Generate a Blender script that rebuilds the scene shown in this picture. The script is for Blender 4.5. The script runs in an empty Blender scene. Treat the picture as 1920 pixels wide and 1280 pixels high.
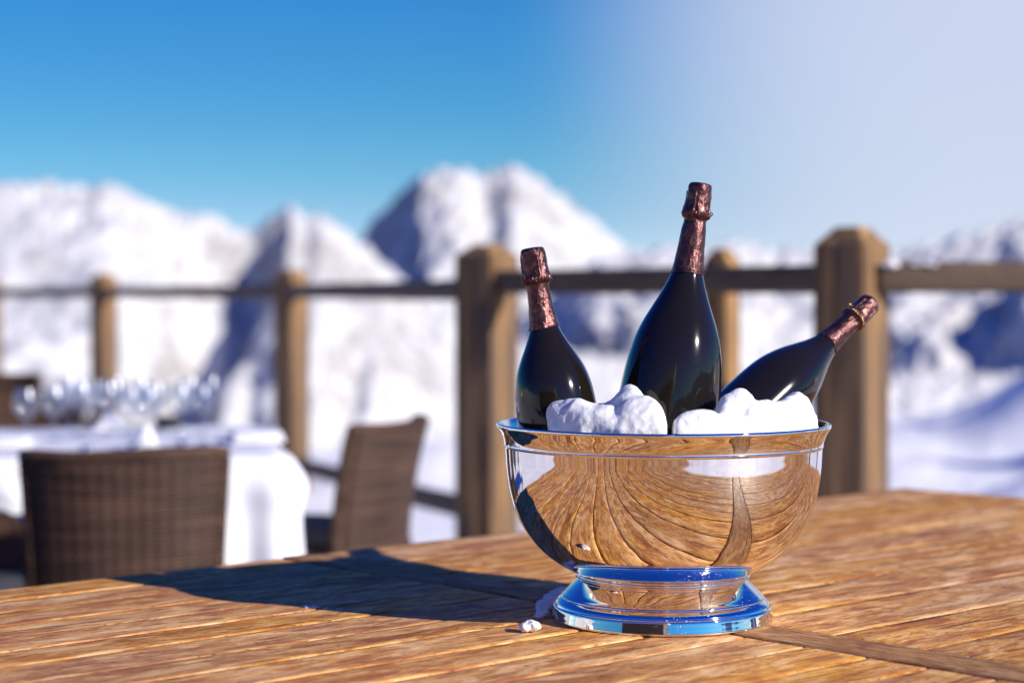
import bpy, bmesh, math, random
import numpy as np
from mathutils import Vector, Matrix, noise as mnoise
random.seed(7)
R = math.radians
sc = bpy.context.scene
COL = sc.collection

# ------------------------------------------------------------------ frame
FP = 3650.0          # focal length in photo pixels (1920 wide)
EYE = 1.15           # camera height
HZ = 553.0           # photo row of the horizon
TZ = 0.78            # wooden table top
SUN_AZ = (0.823, -0.568)
SUN_EL = 23.8

def at(px, py, Y):
    return Vector(((px-960)/FP*Y, Y, EYE-(py-HZ)/FP*Y))

# ------------------------------------------------------------------ helpers
def link(name, me, mat=None, parent=None, smooth=False):
    o = bpy.data.objects.new(name, me); COL.objects.link(o)
    if mat: me.materials.append(mat)
    if smooth:
        me.polygons.foreach_set('use_smooth', [True]*len(me.polygons))
    if parent: o.parent = parent
    return o

def from_bm(name, bm, mat=None, parent=None, smooth=False, auto=None):
    bmesh.ops.recalc_face_normals(bm, faces=bm.faces)
    me = bpy.data.meshes.new(name); bm.to_mesh(me); bm.free()
    o = link(name, me, mat, parent, smooth or auto is not None)
    if auto is not None:
        me.set_sharp_from_angle(angle=R(auto))
    return o

def tag(o, label=None, cat=None, group=None, kind=None):
    if label: o['label'] = label
    if cat: o['category'] = cat
    if group: o['group'] = group
    if kind: o['kind'] = kind
    return o

def empty(name, loc=(0,0,0), rz=0):
    o = bpy.data.objects.new(name, None); COL.objects.link(o)
    o.location = loc; o.rotation_euler = (0,0,rz); o.empty_display_size = .1
    return o

def kids(o): return [c for c in bpy.data.objects if c.parent == o]
def copy_tree(o, parent=None):
    c = o.copy(); COL.objects.link(c); c.parent = parent
    for ch in kids(o): copy_tree(ch, c)
    return c

def box(bm, c, s, rz=0, bevel=0.0, seg=2, M=None):
    """box of size s centred at c, turned by rz about z"""
    r = bmesh.ops.create_cube(bm, size=1)
    vs = r['verts']
    bmesh.ops.scale(bm, vec=s, verts=vs)
    if bevel:
        es = list({e for v in vs for e in v.link_edges})
        rr = bmesh.ops.bevel(bm, geom=es, offset=bevel, segments=seg, profile=.5, affect='EDGES')
        vs = list({v for f in rr['faces'] for v in f.verts} | {v for v in vs if v.is_valid})
    m = Matrix.Translation(c) @ Matrix.Rotation(rz, 4, 'Z')
    if M is not None: m = M
    bmesh.ops.transform(bm, matrix=m, verts=vs)
    return vs

def beam(bm, a, b, w, h, bevel=.006, roll=0):
    a = Vector(a); b = Vector(b); d = (b-a); L = d.length; x = d.normalized()
    y = Vector((0,0,1)).cross(x).normalized(); z = x.cross(y)
    m = Matrix((x, y, z)).transposed().to_4x4(); m.translation = (a+b)/2
    return box(bm, (0,0,0), (L, w, h), bevel=bevel, M=m)

def tube(bm, pts, rad, n=10, closed=False):
    pts = [Vector(p) for p in pts]; rings = []
    up = Vector((0,0,1))
    for i, p in enumerate(pts):
        a = pts[i-1] if (i or closed) else pts[0]
        b = pts[(i+1) % len(pts)] if (i < len(pts)-1 or closed) else pts[-1]
        t = (b-a).normalized()
        s = t.cross(up)
        if s.length < 1e-3: s = t.cross(Vector((1,0,0)))
        s.normalize(); q = s.cross(t)
        rr = rad[i] if isinstance(rad, (list, tuple)) else rad
        rings.append([bm.verts.new(p + (s*math.cos(k/n*math.tau)+q*math.sin(k/n*math.tau))*rr) for k in range(n)])
    m = len(rings)
    for i in range(m if closed else m-1):
        A, B = rings[i], rings[(i+1) % m]
        for k in range(n):
            bm.faces.new((A[k], A[(k+1)%n], B[(k+1)%n], B[k]))
    if not closed:
        bm.faces.new(rings[0][::-1]); bm.faces.new(rings[-1])

def catmull(pts, n=6):
    out = []
    P = [pts[0]]+list(pts)+[pts[-1]]
    for i in range(1, len(P)-2):
        p0, p1, p2, p3 = [Vector(q) for q in P[i-1:i+3]]
        for k in range(n):
            t = k/n
            out.append(0.5*((2*p1)+(p2-p0)*t+(2*p0-5*p1+4*p2-p3)*t*t+(-p0+3*p1-3*p2+p3)*t**3))
    out.append(Vector(P[-2])); return out

def lathe(bm, prof, n=96, jitter=None):
    """prof: list of (r,z)"""
    rings = []
    for (r, z) in prof:
        if r < 1e-6:
            rings.append([bm.verts.new((0,0,z))])
        else:
            ring = []
            for k in range(n):
                a = k/n*math.tau
                p = Vector((r*math.cos(a), r*math.sin(a), z))
                if jitter: p = jitter(p, a)
                ring.append(bm.verts.new(p))
            rings.append(ring)
    for A, B in zip(rings[:-1], rings[1:]):
        if len(A) == 1 and len(B) == 1: continue
        for k in range(n):
            if len(A) == 1: bm.faces.new((A[0], B[(k+1)%n], B[k]))
            elif len(B) == 1: bm.faces.new((A[k], A[(k+1)%n], B[0]))
            else: bm.faces.new((A[k], A[(k+1)%n], B[(k+1)%n], B[k]))

# ------------------------------------------------------------------ materials
class NT:
    def __init__(s, name):
        s.m = bpy.data.materials.new(name); s.m.use_nodes = True
        s.t = s.m.node_tree; s.t.nodes.clear()
        s.out = s.n('ShaderNodeOutputMaterial')
    def n(s, typ, **kw):
        nd = s.t.nodes.new(typ)
        for k, v in kw.items(): setattr(nd, k, v)
        return nd
    def l(s, a, b): s.t.links.new(a, b)
    def setv(s, sock, v):
        if isinstance(v, bpy.types.NodeSocket): s.l(v, sock)
        else: sock.default_value = v
    def bsdf(s, **kw):
        b = s.n('ShaderNodeBsdfPrincipled')
        for k, v in kw.items():
            key = k.replace('_', ' ')
            s.setv(b.inputs[key], v)
        s.l(b.outputs[0], s.out.inputs[0]); s.b = b; return b
    def coord(s, which='Object', scale=(1,1,1), loc=(0,0,0), rot=(0,0,0)):
        c = s.n('ShaderNodeTexCoord'); mp = s.n('ShaderNodeMapping')
        mp.inputs['Scale'].default_value = scale; mp.inputs['Location'].default_value = loc
        mp.inputs['Rotation'].default_value = rot
        s.l(c.outputs[which], mp.inputs[0]); return mp.outputs[0]
    def noise(s, vec, scale=5, detail=5, rough=.55, dist=0, dims='3D'):
        t = s.n('ShaderNodeTexNoise', noise_dimensions=dims)
        s.l(vec, t.inputs['Vector'])
        t.inputs['Scale'].default_value = scale; t.inputs['Detail'].default_value = detail
        t.inputs['Roughness'].default_value = rough; t.inputs['Distortion'].default_value = dist
        return t.outputs[0]
    def ramp(s, fac, stops, interp='LINEAR'):
        r = s.n('ShaderNodeValToRGB'); r.color_ramp.interpolation = interp
        e = r.color_ramp.elements
        while len(e) < len(stops): e.new(.5)
        for i, (p, c) in enumerate(stops):
            e[i].position = p
            e[i].color = (c, c, c, 1) if isinstance(c, (int, float)) else (*c, 1)
        s.l(fac, r.inputs[0]); return r.outputs[0]
    def mix(s, f, a, b, mode='MIX'):
        m = s.n('ShaderNodeMix', data_type='RGBA', blend_type=mode)
        s.setv(m.inputs[0], f)
        for k, v in ((6, a), (7, b)):
            if isinstance(v, tuple): v = (*v, 1) if len(v) == 3 else v
            s.setv(m.inputs[k], v)
        return m.outputs[2]
    def math(s, op, a, b=0.0, c=None):
        m = s.n('ShaderNodeMath', operation=op)
        s.setv(m.inputs[0], a); s.setv(m.inputs[1], b)
        if c is not None: s.setv(m.inputs[2], c)
        return m.outputs[0]
    def bump(s, h, dist=.001, strength=1.0, normal=None):
        b = s.n('ShaderNodeBump'); b.inputs['Distance'].default_value = dist
        b.inputs['Strength'].default_value = strength
        s.l(h, b.inputs['Height'])
        if normal is not None: s.l(normal, b.inputs['Normal'])
        return b.outputs[0]

# --- weathered table wood (uv: u along the grain in metres, v across; per-plank tint in attribute)
def mat_table_wood():
    s = NT('weathered_table_wood')
    uv = s.n('ShaderNodeUVMap'); uv.uv_map = 'UVMap'
    def mp(sc_, loc=(0,0,0)):
        m = s.n('ShaderNodeMapping'); m.inputs['Scale'].default_value = sc_; m.inputs['Location'].default_value = loc
        s.l(uv.outputs[0], m.inputs[0]); return m.outputs[0]
    at_ = s.n('ShaderNodeAttribute'); at_.attribute_name = 'plank'
    sep = s.n('ShaderNodeSeparateColor'); s.l(at_.outputs['Color'], sep.inputs[0])
    warp = s.noise(mp((3.0, 14, 1)), 1, 3, .5)
    wv = s.n('ShaderNodeCombineXYZ'); s.l(s.math('MULTIPLY', warp, .0), wv.inputs[0]); s.l(s.math('MULTIPLY', warp, .035), wv.inputs[1])
    va = s.n('ShaderNodeVectorMath', operation='ADD'); s.l(uv.outputs[0], va.inputs[0]); s.l(wv.outputs[0], va.inputs[1])
    def mpw(sc_):
        m = s.n('ShaderNodeMapping'); m.inputs['Scale'].default_value = sc_
        s.l(va.outputs[0], m.inputs[0]); return m.outputs[0]
    grain = s.noise(mpw((13, 190, 1)), 1, 7, .66)           # fine fibres
    rings = s.noise(mpw((1.4, 42, 1)), 1, 4, .5)           # broad growth bands
    blot = s.noise(mp((15, 38, 1)), 1, 7, .68, .9)          # worn varnish blotches
    blot2 = s.noise(mp((24, 75, 1)), 1, 7, .72, 1.2)
    big = s.noise(mp((1.6, 6, 1)), 1, 3, .5)
    speck = s.noise(mp((60, 190, 1)), 1, 3, .6)
    fine = s.noise(mpw((16, 520, 1)), 1, 4, .7)            # hair-fine fibres
    base = s.ramp(rings, [(.25, (.38,.130,.022)), (.42, (.58,.230,.038)), (.55, (.76,.355,.060)), (.75, (.84,.45,.090))])
    base = s.mix(s.ramp(grain, [(.35, .25), (.58, .95)]), (.27,.085,.012), base)
    base = s.mix(s.math('MULTIPLY', s.ramp(fine, [(.40, 1.), (.55, 0.)]), .42), base, (.22,.07,.010))
    worn = s.ramp(blot, [(.47, 0.), (.58, 1.)])
    base = s.mix(s.math('MULTIPLY', worn, .5), base, (.88,.56,.22))
    dark = s.ramp(s.math('ADD', s.math('MULTIPLY', blot2, .6), s.math('MULTIPLY', grain, .4)), [(.41, 1.), (.48, 0.)])
    base = s.mix(s.math('MULTIPLY', dark, .85), base, (.125,.036,.008))
    base = s.mix(s.ramp(big, [(.45, .0), (.68, .5)]), base, (.36,.135,.04))
    hue = s.noise(mp((3.3, 11, 1)), 1, 3, .55, .4)
    base = s.mix(s.math('MULTIPLY', s.ramp(hue, [(.52, 0.), (.66, 1.)]), .40), base, (.62,.36,.17))
    base = s.mix(s.math('MULTIPLY', s.ramp(hue, [(.34, 1.), (.47, 0.)]), .45), base, (.86,.42,.045))
    fleck = s.noise(mpw((62, 430, 1)), 1, 4, .7)
    base = s.mix(s.math('MULTIPLY', s.ramp(fleck, [(.36, 1.), (.45, 0.)]), .62), base, (.16,.055,.02))
    base = s.mix(s.math('MULTIPLY', s.ramp(fleck, [(.56, 0.), (.66, 1.)]), .40), base, (.92,.60,.27))
    patch = s.noise(mp((8, 27, 1)), 1, 7, .62, 1.4)
    base = s.mix(s.math('MULTIPLY', s.ramp(patch, [(.37, 1.), (.49, 0.)]), .72), base, (.27,.078,.026))
    base = s.mix(s.math('MULTIPLY', s.ramp(patch, [(.53, 0.), (.66, 1.)]), .55), base, (.90,.60,.31))
    crack = s.ramp(s.noise(mpw((2.4, 95, 1)), 1, 2, .5), [(.31, 1.), (.345, 0.)])
    base = s.mix(s.math('MULTIPLY', crack, .85), base, (.05,.018,.008))
    pits = s.ramp(speck, [(.30, 1.), (.36, 0.)])
    base = s.mix(s.math('MULTIPLY', pits, .7), base, (.05,.02,.01))
    knot = s.n('ShaderNodeTexVoronoi', feature='F1'); s.l(mp((2.1, 6.5, 1)), knot.inputs['Vector']); knot.inputs['Scale'].default_value = 1
    kn = s.ramp(knot.outputs['Distance'], [(.03, 1.), (.075, 0.)])
    base = s.mix(s.math('MULTIPLY', kn, .6), base, (.10,.035,.014))
    hs = s.n('ShaderNodeHueSaturation'); s.l(base, hs.inputs['Color'])
    s.l(s.math('MULTIPLY_ADD', sep.outputs[0], .20, .96), hs.inputs['Value'])
    s.l(s.math('MULTIPLY_ADD', sep.outputs[1], .10, .93), hs.inputs['Saturation'])
    hs.inputs['Hue'].default_value = .498
    base = s.mix(sep.outputs[2], hs.outputs[0], s.mix(.45, hs.outputs[0], (.10,.045,.022)))
    rough = s.ramp(blot, [(.35, .50), (.6, .72)])
    h = s.math('ADD', s.math('MULTIPLY', grain, .6), s.math('MULTIPLY', rings, .5))
    h = s.math('SUBTRACT', h, s.math('MULTIPLY', crack, .9))
    h = s.math('SUBTRACT', h, s.math('MULTIPLY', pits, .5))
    h = s.math('ADD', h, s.math('MULTIPLY', blot2, .9))
    s.bsdf(Base_Color=base, Roughness=rough, Normal=s.bump(h, .0016, 1.0), Specular_IOR_Level=.10)
    return s.m

def mat_post_wood():
    s = NT('railing_timber')
    v = s.coord('Object', (1,1,1))
    def mp(sc_):
        c = s.n('ShaderNodeTexCoord'); m = s.n('ShaderNodeMapping'); m.inputs['Scale'].default_value = sc_
        s.l(c.outputs['Object'], m.inputs[0]); return m.outputs[0]
    g = s.noise(mp((30, 30, 1.5)), 1, 5, .6)
    b = s.noise(mp((11, 11, .9)), 1, 4, .6)
    c = s.ramp(g, [(.3, (.065,.038,.024)), (.5, (.22,.122,.055)), (.7, (.56,.33,.13))])
    c = s.mix(s.ramp(b, [(.42, 0.), (.54, .8)]), c, (.10,.070,.052))
    s.bsdf(Base_Color=c, Roughness=.8, Specular_IOR_Level=.1, Normal=s.bump(g, .003)); return s.m

def mat_rail_wood():
    s = NT('grey_rail_timber')
    g = s.noise(s.coord('Object', (9, 9, 40)), 1, 5, .6)
    c = s.ramp(g, [(.3, (.050,.030,.018)), (.6, (.10,.062,.036)), (.75, (.17,.11,.07))])
    s.bsdf(Base_Color=c, Roughness=.8, Normal=s.bump(g, .002)); return s.m

def mat_silver():
    s = NT('polished_silver')
    v = s.coord('Object', (1,1,1))
    sm = s.noise(v, 22, 5, .6, .8)
    fine = s.noise(s.coord('Object', (40, 40, 900)), 1, 2, .5)
    vor = s.n('ShaderNodeTexVoronoi', feature='F1'); s.l(v, vor.inputs['Vector']); vor.inputs['Scale'].default_value = 230
    vor.inputs['Randomness'].default_value = 1
    drop = s.ramp(vor.outputs['Distance'], [(.10, 1.), (.17, 0.)])
    dm = s.ramp(s.noise(v, 14, 3, .5), [(.50, 0.), (.62, 1.)])
    drop = s.math('MULTIPLY', drop, dm)
    # drops and splashes gather on the foot
    sepz = s.n('ShaderNodeSeparateXYZ'); s.l(v, sepz.inputs[0])
    low = s.ramp(s.math('MULTIPLY', sepz.outputs[2], 4.0), [(.20, 1.), (.30, .10)])
    drop = s.math('MULTIPLY', drop, low)
    scr = s.ramp(s.noise(s.coord('Object', (300, 300, 26), rot=(.3,.5,.2)), 1, 2, .5, .3), [(.26, 1.), (.29, 0.)])
    rough = s.math('ADD', s.ramp(sm, [(.4, .018), (.75, .055)]), s.math('MULTIPLY', drop, .25))
    rough = s.math('ADD', rough, s.math('MULTIPLY', scr, .05))
    h = s.math('ADD', s.math('MULTIPLY', drop, 1.0), s.math('MULTIPLY', scr, -.03))
    s.bsdf(Base_Color=(.86,.81,.76,1), Metallic=1.0, Roughness=rough, Normal=s.bump(h, .0004, .7))
    return s.m

def mat_bottle():
    s = NT('dark_bottle_glass')
    v = s.coord('Object')
    sm = s.noise(v, 16, 4, .6, .5)
    s.bsdf(Base_Color=(.009,.007,.005,1), Roughness=s.ramp(sm, [(.45, .022), (.75, .10)]), Specular_IOR_Level=.32, IOR=1.5,
           Coat_Weight=.22, Coat_Roughness=.13, Normal=s.bump(s.noise(v, 9, 2, .5), .0006, .35))
    return s.m

def mat_foil():
    s = NT('crinkled_burgundy_foil')
    v = s.coord('Object')
    vor = s.n('ShaderNodeTexVoronoi', feature='F1'); s.l(s.coord('Object', (1,1,.55)), vor.inputs['Vector']); vor.inputs['Scale'].default_value = 170
    n1 = s.noise(v, 260, 4, .65, .6); n2 = s.noise(v, 70, 3, .6, 1.0)
    h = s.math('ADD', s.math('MULTIPLY', vor.outputs['Distance'], .7), s.math('ADD', s.math('MULTIPLY', n1, .8), n2))
    c = s.ramp(n2, [(.3, (.055,.022,.022)), (.6, (.13,.056,.052)), (.8, (.30,.16,.14))])
    s.bsdf(Base_Color=c, Metallic=.85, Roughness=.30, Normal=s.bump(h, .0012, .85)); return s.m

def mat_snow(name='snow', scale=1.0, sss=True):
    s = NT(name)
    v = s.coord('Object')
    n1 = s.noise(v, 420*scale, 3, .7); n2 = s.noise(v, 90*scale, 4, .6); n3 = s.noise(v, 24*scale, 4, .6)
    h = s.math('ADD', s.math('MULTIPLY', n1, .35), s.math('ADD', s.math('MULTIPLY', n2, .6), n3))
    c = s.ramp(n2, [(.3, (.68,.68,.675)), (.6, (.77,.76,.75))])
    kw = dict(Base_Color=c, Roughness=.6, Specular_IOR_Level=.3, Normal=s.bump(h, .0035/scale, .55))
    if sss: kw.update(Subsurface_Weight=.45, Subsurface_Radius=(.006,.008,.010), Subsurface_Scale=1.0)
    s.bsdf(**kw); return s.m

def mat_mountain():
    s = NT('snow_and_rock')
    c = s.n('ShaderNodeTexCoord')
    g = s.n('ShaderNodeNewGeometry')
    sp = s.n('ShaderNodeSeparateXYZ'); s.l(g.outputs['Normal'], sp.inputs[0])
    n = s.noise(c.outputs['Object'], .010, 7, .62, .6)
    n2 = s.noise(c.outputs['Object'], .0016, 4, .55)
    k = s.math('SUBTRACT', s.math('ADD', s.math('MULTIPLY', n, 1.0), s.math('MULTIPLY', n2, .55)), s.math('MULTIPLY', sp.outputs[2], .42))
    rock = s.ramp(k, [(.50, 0.), (.60, 1.)])
    rc = s.ramp(n, [(.35, (.12,.11,.11)), (.65, (.26,.23,.21))])
    snow = s.ramp(n, [(.3, (.46,.455,.45)), (.6, (.64,.63,.615))])
    s.bsdf(Base_Color=s.mix(s.math('MULTIPLY', rock, .65), snow, rc), Roughness=.9, Specular_IOR_Level=.1)
    return s.m

def mat_ground():
    s = NT('trodden_snow')
    c = s.n('ShaderNodeTexCoord')
    n = s.noise(c.outputs['Object'], 2.2, 6, .6); n2 = s.noise(c.outputs['Object'], 14, 4, .6)
    col = s.ramp(n, [(.3, (.80,.79,.775)), (.6, (.90,.89,.875))])
    s.bsdf(Base_Color=col, Roughness=.75, Specular_IOR_Level=.15, Normal=s.bump(s.math('ADD', n, s.math('MULTIPLY', n2, .3)), .04, .5)); return s.m

def mat_wicker():
    s = NT('woven_rattan')
    uv = s.n('ShaderNodeUVMap'); uv.uv_map = 'UVMap'
    def wave(sc_, rot):
        m = s.n('ShaderNodeMapping'); m.inputs['Rotation'].default_value = (0,0,rot); s.l(uv.outputs[0], m.inputs[0])
        w = s.n('ShaderNodeTexWave'); w.inputs['Scale'].default_value = sc_; w.inputs['Distortion'].default_value = .3
        s.l(m.outputs[0], w.inputs['Vector']); return w.outputs['Fac']
    wx = wave(9.5, 0); wy = wave(32, math.pi/2)
    n = s.noise(uv.outputs[0], 7, 5, .6)
    m2 = s.n('ShaderNodeMapping'); m2.inputs['Scale'].default_value = (3, 90, 1); s.l(uv.outputs[0], m2.inputs[0])
    strand = s.noise(m2.outputs[0], 1, 3, .6)
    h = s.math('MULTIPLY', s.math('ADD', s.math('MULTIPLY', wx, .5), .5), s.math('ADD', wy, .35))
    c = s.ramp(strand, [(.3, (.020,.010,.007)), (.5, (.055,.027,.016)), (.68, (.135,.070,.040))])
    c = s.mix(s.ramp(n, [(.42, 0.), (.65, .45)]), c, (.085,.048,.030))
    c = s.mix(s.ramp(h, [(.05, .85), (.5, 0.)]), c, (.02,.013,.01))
    s.bsdf(Base_Color=c, Roughness=.6, Specular_IOR_Level=.25, Normal=s.bump(h, .004)); return s.m

def mat_plain(name, col, rough=.5, metal=0, nscale=None, dist=.001, var=.15, spec=.5):
    s = NT(name); v = s.coord('Object')
    n = s.noise(v, nscale or 30, 4, .6)
    c = s.mix(n, tuple(x*(1-var) for x in col), tuple(min(1, x*(1+var)) for x in col))
    s.bsdf(Base_Color=c, Roughness=rough, Metallic=metal, Specular_IOR_Level=spec, Normal=s.bump(n, dist, .5)); return s.m

def mat_glass():
    s = NT('clear_glass')
    fr = s.n('ShaderNodeLayerWeight'); fr.inputs[0].default_value = .5
    tr = s.n('ShaderNodeBsdfTransparent'); tr.inputs[0].default_value = (.93,.945,.96,1)
    gl = s.n('ShaderNodeBsdfGlossy'); gl.inputs['Roughness'].default_value = .105
    mx = s.n('ShaderNodeMixShader')
    s.l(s.math('MULTIPLY_ADD', s.math('POWER', fr.outputs[1], 3.5), .6, .24), mx.inputs[0])
    s.l(tr.outputs[0], mx.inputs[1]); s.l(gl.outputs[0], mx.inputs[2]); s.l(mx.outputs[0], s.out.inputs[0]); return s.m

M_WOOD = mat_table_wood(); M_POST = mat_post_wood(); M_RAIL = mat_rail_wood(); M_SILVER = mat_silver()
M_BOT = mat_bottle(); M_FOIL = mat_foil(); M_SNOW = mat_snow('packed_snow'); M_MTN = mat_mountain(); M_GROUND = mat_ground()
M_WICK = mat_wicker(); M_GLASS = mat_glass()
M_CLOTH = mat_plain('white_linen', (.70,.70,.73), .85, 0, 300, .0008, .04, .2)
M_LEG = mat_plain('dark_metal_leg', (.03,.028,.027), .45)
M_CUSH = mat_plain('black_cushion', (.02,.022,.03), .85)
M_STEEL = mat_plain('table_steel', (.8,.8,.8), .16, 1)
M_WIRE = mat_plain('brassy_wire', (.55,.33,.16), .25, 1)
M_DSNOW = mat_snow('settled_snow', .25, False)
M_CHALET = mat_plain('chalet_boards', (.10,.055,.03), .75, 0, 6, .01, .5)
M_DARKGLASS = mat_plain('window_glass', (.03,.04,.05), .06)

# ------------------------------------------------------------------ terrain
_rng = np.random.RandomState(11)
_P = _rng.permutation(512).astype(np.int64); _G = _rng.rand(512)*math.tau
def gnoise(x, y):
    xi = np.floor(x).astype(np.int64); yi = np.floor(y).astype(np.int64); xf = x-xi; yf = y-yi
    def g(ix, iy, dx, dy):
        a = _G[_P[(_P[ix & 511]+iy) & 511]]
        return np.cos(a)*dx+np.sin(a)*dy
    s = lambda t: t*t*t*(t*(t*6-15)+10)
    u = s(xf); v = s(yf)
    a = g(xi, yi, xf, yf); b = g(xi+1, yi, xf-1, yf); c = g(xi, yi+1, xf, yf-1); d = g(xi+1, yi+1, xf-1, yf-1)
    return (a*(1-u)+b*u)*(1-v)+(c*(1-u)+d*u)*v
def fbm(x, y, o=5, g=.5):
    t = 0; a = 1
    for i in range(o): t = t+a*gnoise(x+17.3*i, y-9.1*i); x = x*2.03; y = y*2.03; a *= g
    return t
def ridged(x, y, o=5, g=.5):
    t = 0; a = 1
    for i in range(o): t = t+a*(.5-np.abs(gnoise(x+31.7*i, y+5.3*i))*1.6); x = x*2.1; y = y*2.1; a *= g
    return t
def sstep(a, b, x):
    t = np.clip((x-a)/(b-a), 0, 1); return t*t*(3-2*t)

CREST_B = [(-1500,330),(-900,372),(-500,330),(-200,352),(0,345),(130,348),(200,350),(260,368),(330,400),(400,406),(465,437),(500,415),(545,390),(570,406),(600,400),(640,428),(700,472),(750,522),(800,565),(1000,640),(1300,700),(2600,700)]
CREST_A = [(400,640),(600,600),(700,350),(780,328),(850,314),(910,327),(960,314),(1010,336),(1060,376),(1110,418),(1170,466),(1230,500),(1300,540),(2600,640)]
CREST_C = [(900,640),(1050,540),(1120,480),(1170,470),(1230,456),(1330,462),(1400,460),(1460,470),(1520,466),(1600,474),(1700,466),(1780,450),(1830,435),(1920,406),(2100,370),(2400,400),(2900,350),(3400,380)]
def tab(t, px): return np.interp(px, [a for a, b in t], [b for a, b in t])

def height(x, y):
    r = np.hypot(x, y)
    front = (y > 0.15*r)
    ysafe = np.where(front, np.maximum(y, .01), 1.0)
    px = np.clip(960+FP*x/ysafe, -3500, 6500)
    def mount(crest, Yc, s, back, amp, sc_, seed):
        zc = EYE+(HZ-tab(crest, px))/FP*Yc
        d = y-Yc
        n = amp*ridged(x/sc_+seed, y/sc_*0.8-seed, 5, .52)-amp*.45
        w = sstep(-40, -900, d)*.9+.10
        zc = zc+Yc*.0048*ridged(px/46+seed, d/70+seed, 4)*sstep(-420, -20, d)-Yc*.0016
        fr = zc+s*d+n*w+amp*.17*fbm(x/85+seed, y/85, 3)*sstep(-30, -200, d)
        bk = zc-back*d+n*.1
        return np.where(d < 0, fr, bk)
    A = mount(CREST_A, 7000., .62, .7, 150., 620., 3.)
    xs = (x-y*(690-960)/FP)
    dA = y-7000.
    left = EYE+(HZ-335)/FP*7000+1.45*(x-y*(782-960)/FP)+.66*dA+14*gnoise(x/150+3, y/400)
    A = np.minimum(A, left)
    # gully on the sunlit face of the pyramid
    g1 = 905+(-dA)*.05
    A = A-38*sstep(0, 1, (g1+45-px)/45)*sstep(0, 1, (px-(g1-60))/60)*sstep(60, -200, dA)
    B = mount(CREST_B, 4500., .46, .7, 95., 430., 8.)
    dB = y-4500.
    def rib(line, drop, w, rec):
        k = line-px
        return -drop*sstep(0, w, k)*(1-sstep(w, rec, k))*(px < line)
    nb = sstep(-20, -190, dB)
    B = B+nb*rib(np.interp(dB, [-1000, -700, -450, -295, -90, 0], [405, 440, 492, 528, 556, 566]), 120., 55., 230.)
    B = B+rib(np.interp(dB, [-1300, -700, -200, 0], [640, 700, 730, 760]), 60., 50., 160.)*sstep(-250, -500, dB)
    B = B+nb*rib(np.interp(dB, [-900, -300, -120, 0], [380, 430, 440, 450]), 45., 40., 120.)
    C = mount(CREST_C, 5600., .42, .7, 210., 520., 21.)
    far = np.maximum(np.maximum(A, B), C)
    # all the rest of the round: a ring of peaks
    th = np.arctan2(x, y)
    ring = 2.0 + r*(.052+.018*np.sin(th*3+1)+.02*np.sin(th*7)) - .42*np.abs(r-5200) + 130*ridged(x/600+40, y/600, 5)
    wf = sstep(.25, .45, y/np.maximum(r, 1e-6))
    far = far*wf+ring*(1-wf)
    far = np.where(r > 1200, far, -600)
    # near ground: snowed-over terrace and the slope dropping beyond it
    az = np.degrees(np.arctan2(x, y))
    edge = 14.5+7.5*sstep(6, 9.5, az)+1.5*np.sin(az*.9)
    valley = -.34*np.maximum(r-edge, 0)*sstep(0, 1, (r-edge)/4) 
    valley = np.maximum(valley, -560)
    near = valley + .03*fbm(x*1.1, y*1.1, 4)
    k = sstep(9, 16, r)
    near = near + k*(.22*fbm(x/3.1+5, y/3.1, 4)-.12)
    # wind drifts seen under the right rail
    for (bx, by, br, bh) in ((4.55, 13.0, .75, .85), (5.2, 17.5, .9, .8), (6.6, 20.5, 1.1, 1.1), (-.35, 12.6, .7, .30), (3.0, 10.6, .5, .22)):
        q = ((x-bx)**2+(y-by)**2)/br**2
        near = near+bh*np.exp(-q)
    z = np.maximum(near, far)
    return z

def terrain(name, r0, r1, nr, mat):
    a = np.concatenate([np.linspace(-24, 24, 560), np.linspace(24, 336, 300)[1:-1]])*math.pi/180
    rr = np.exp(np.linspace(math.log(r0), math.log(r1), nr))
    if r0 > 60:
        rr = np.unique(np.concatenate([np.exp(np.linspace(math.log(r0), math.log(2600), 90)), np.linspace(2600, 7600, 260), [8200, 9500, 12000]]))
    Rr, Aa = np.meshgrid(rr, a, indexing='ij')
    X = Rr*np.sin(Aa); Y = Rr*np.cos(Aa); Z = height(X, Y)
    n, m = X.shape
    co = np.stack([X, Y, Z], -1).reshape(-1, 3)
    i = np.arange(n-1)[:, None]*m; j = np.arange(m)[None, :]; j2 = (j+1) % m
    q = np.stack([i+j, i+m+j, i+m+j2, i+j2], -1).reshape(-1, 4)
    me = bpy.data.meshes.new(name)
    me.vertices.add(len(co)); me.vertices.foreach_set('co', co.astype(np.float32).ravel())
    me.loops.add(q.size); me.loops.foreach_set('vertex_index', q.ravel()[::1].astype(np.int32))
    me.polygons.add(len(q)); me.polygons.foreach_set('loop_start', np.arange(0, q.size, 4, dtype=np.int32))
    me.update(calc_edges=True); me.validate()
    o = link(name, me, mat, None, True)
    if me.polygons[len(me.polygons)//2].normal.z < 0: me.flip_normals()
    tag(o, kind='structure'); return o
g = terrain('snow_ground', .05, 70., 190, M_GROUND)
g['label'] = 'trodden snow covering the terrace and the slope outside'
g = terrain('mountains', 70., 12000., 0, M_MTN)
g['label'] = 'snow covered alpine peaks along the skyline'

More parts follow.
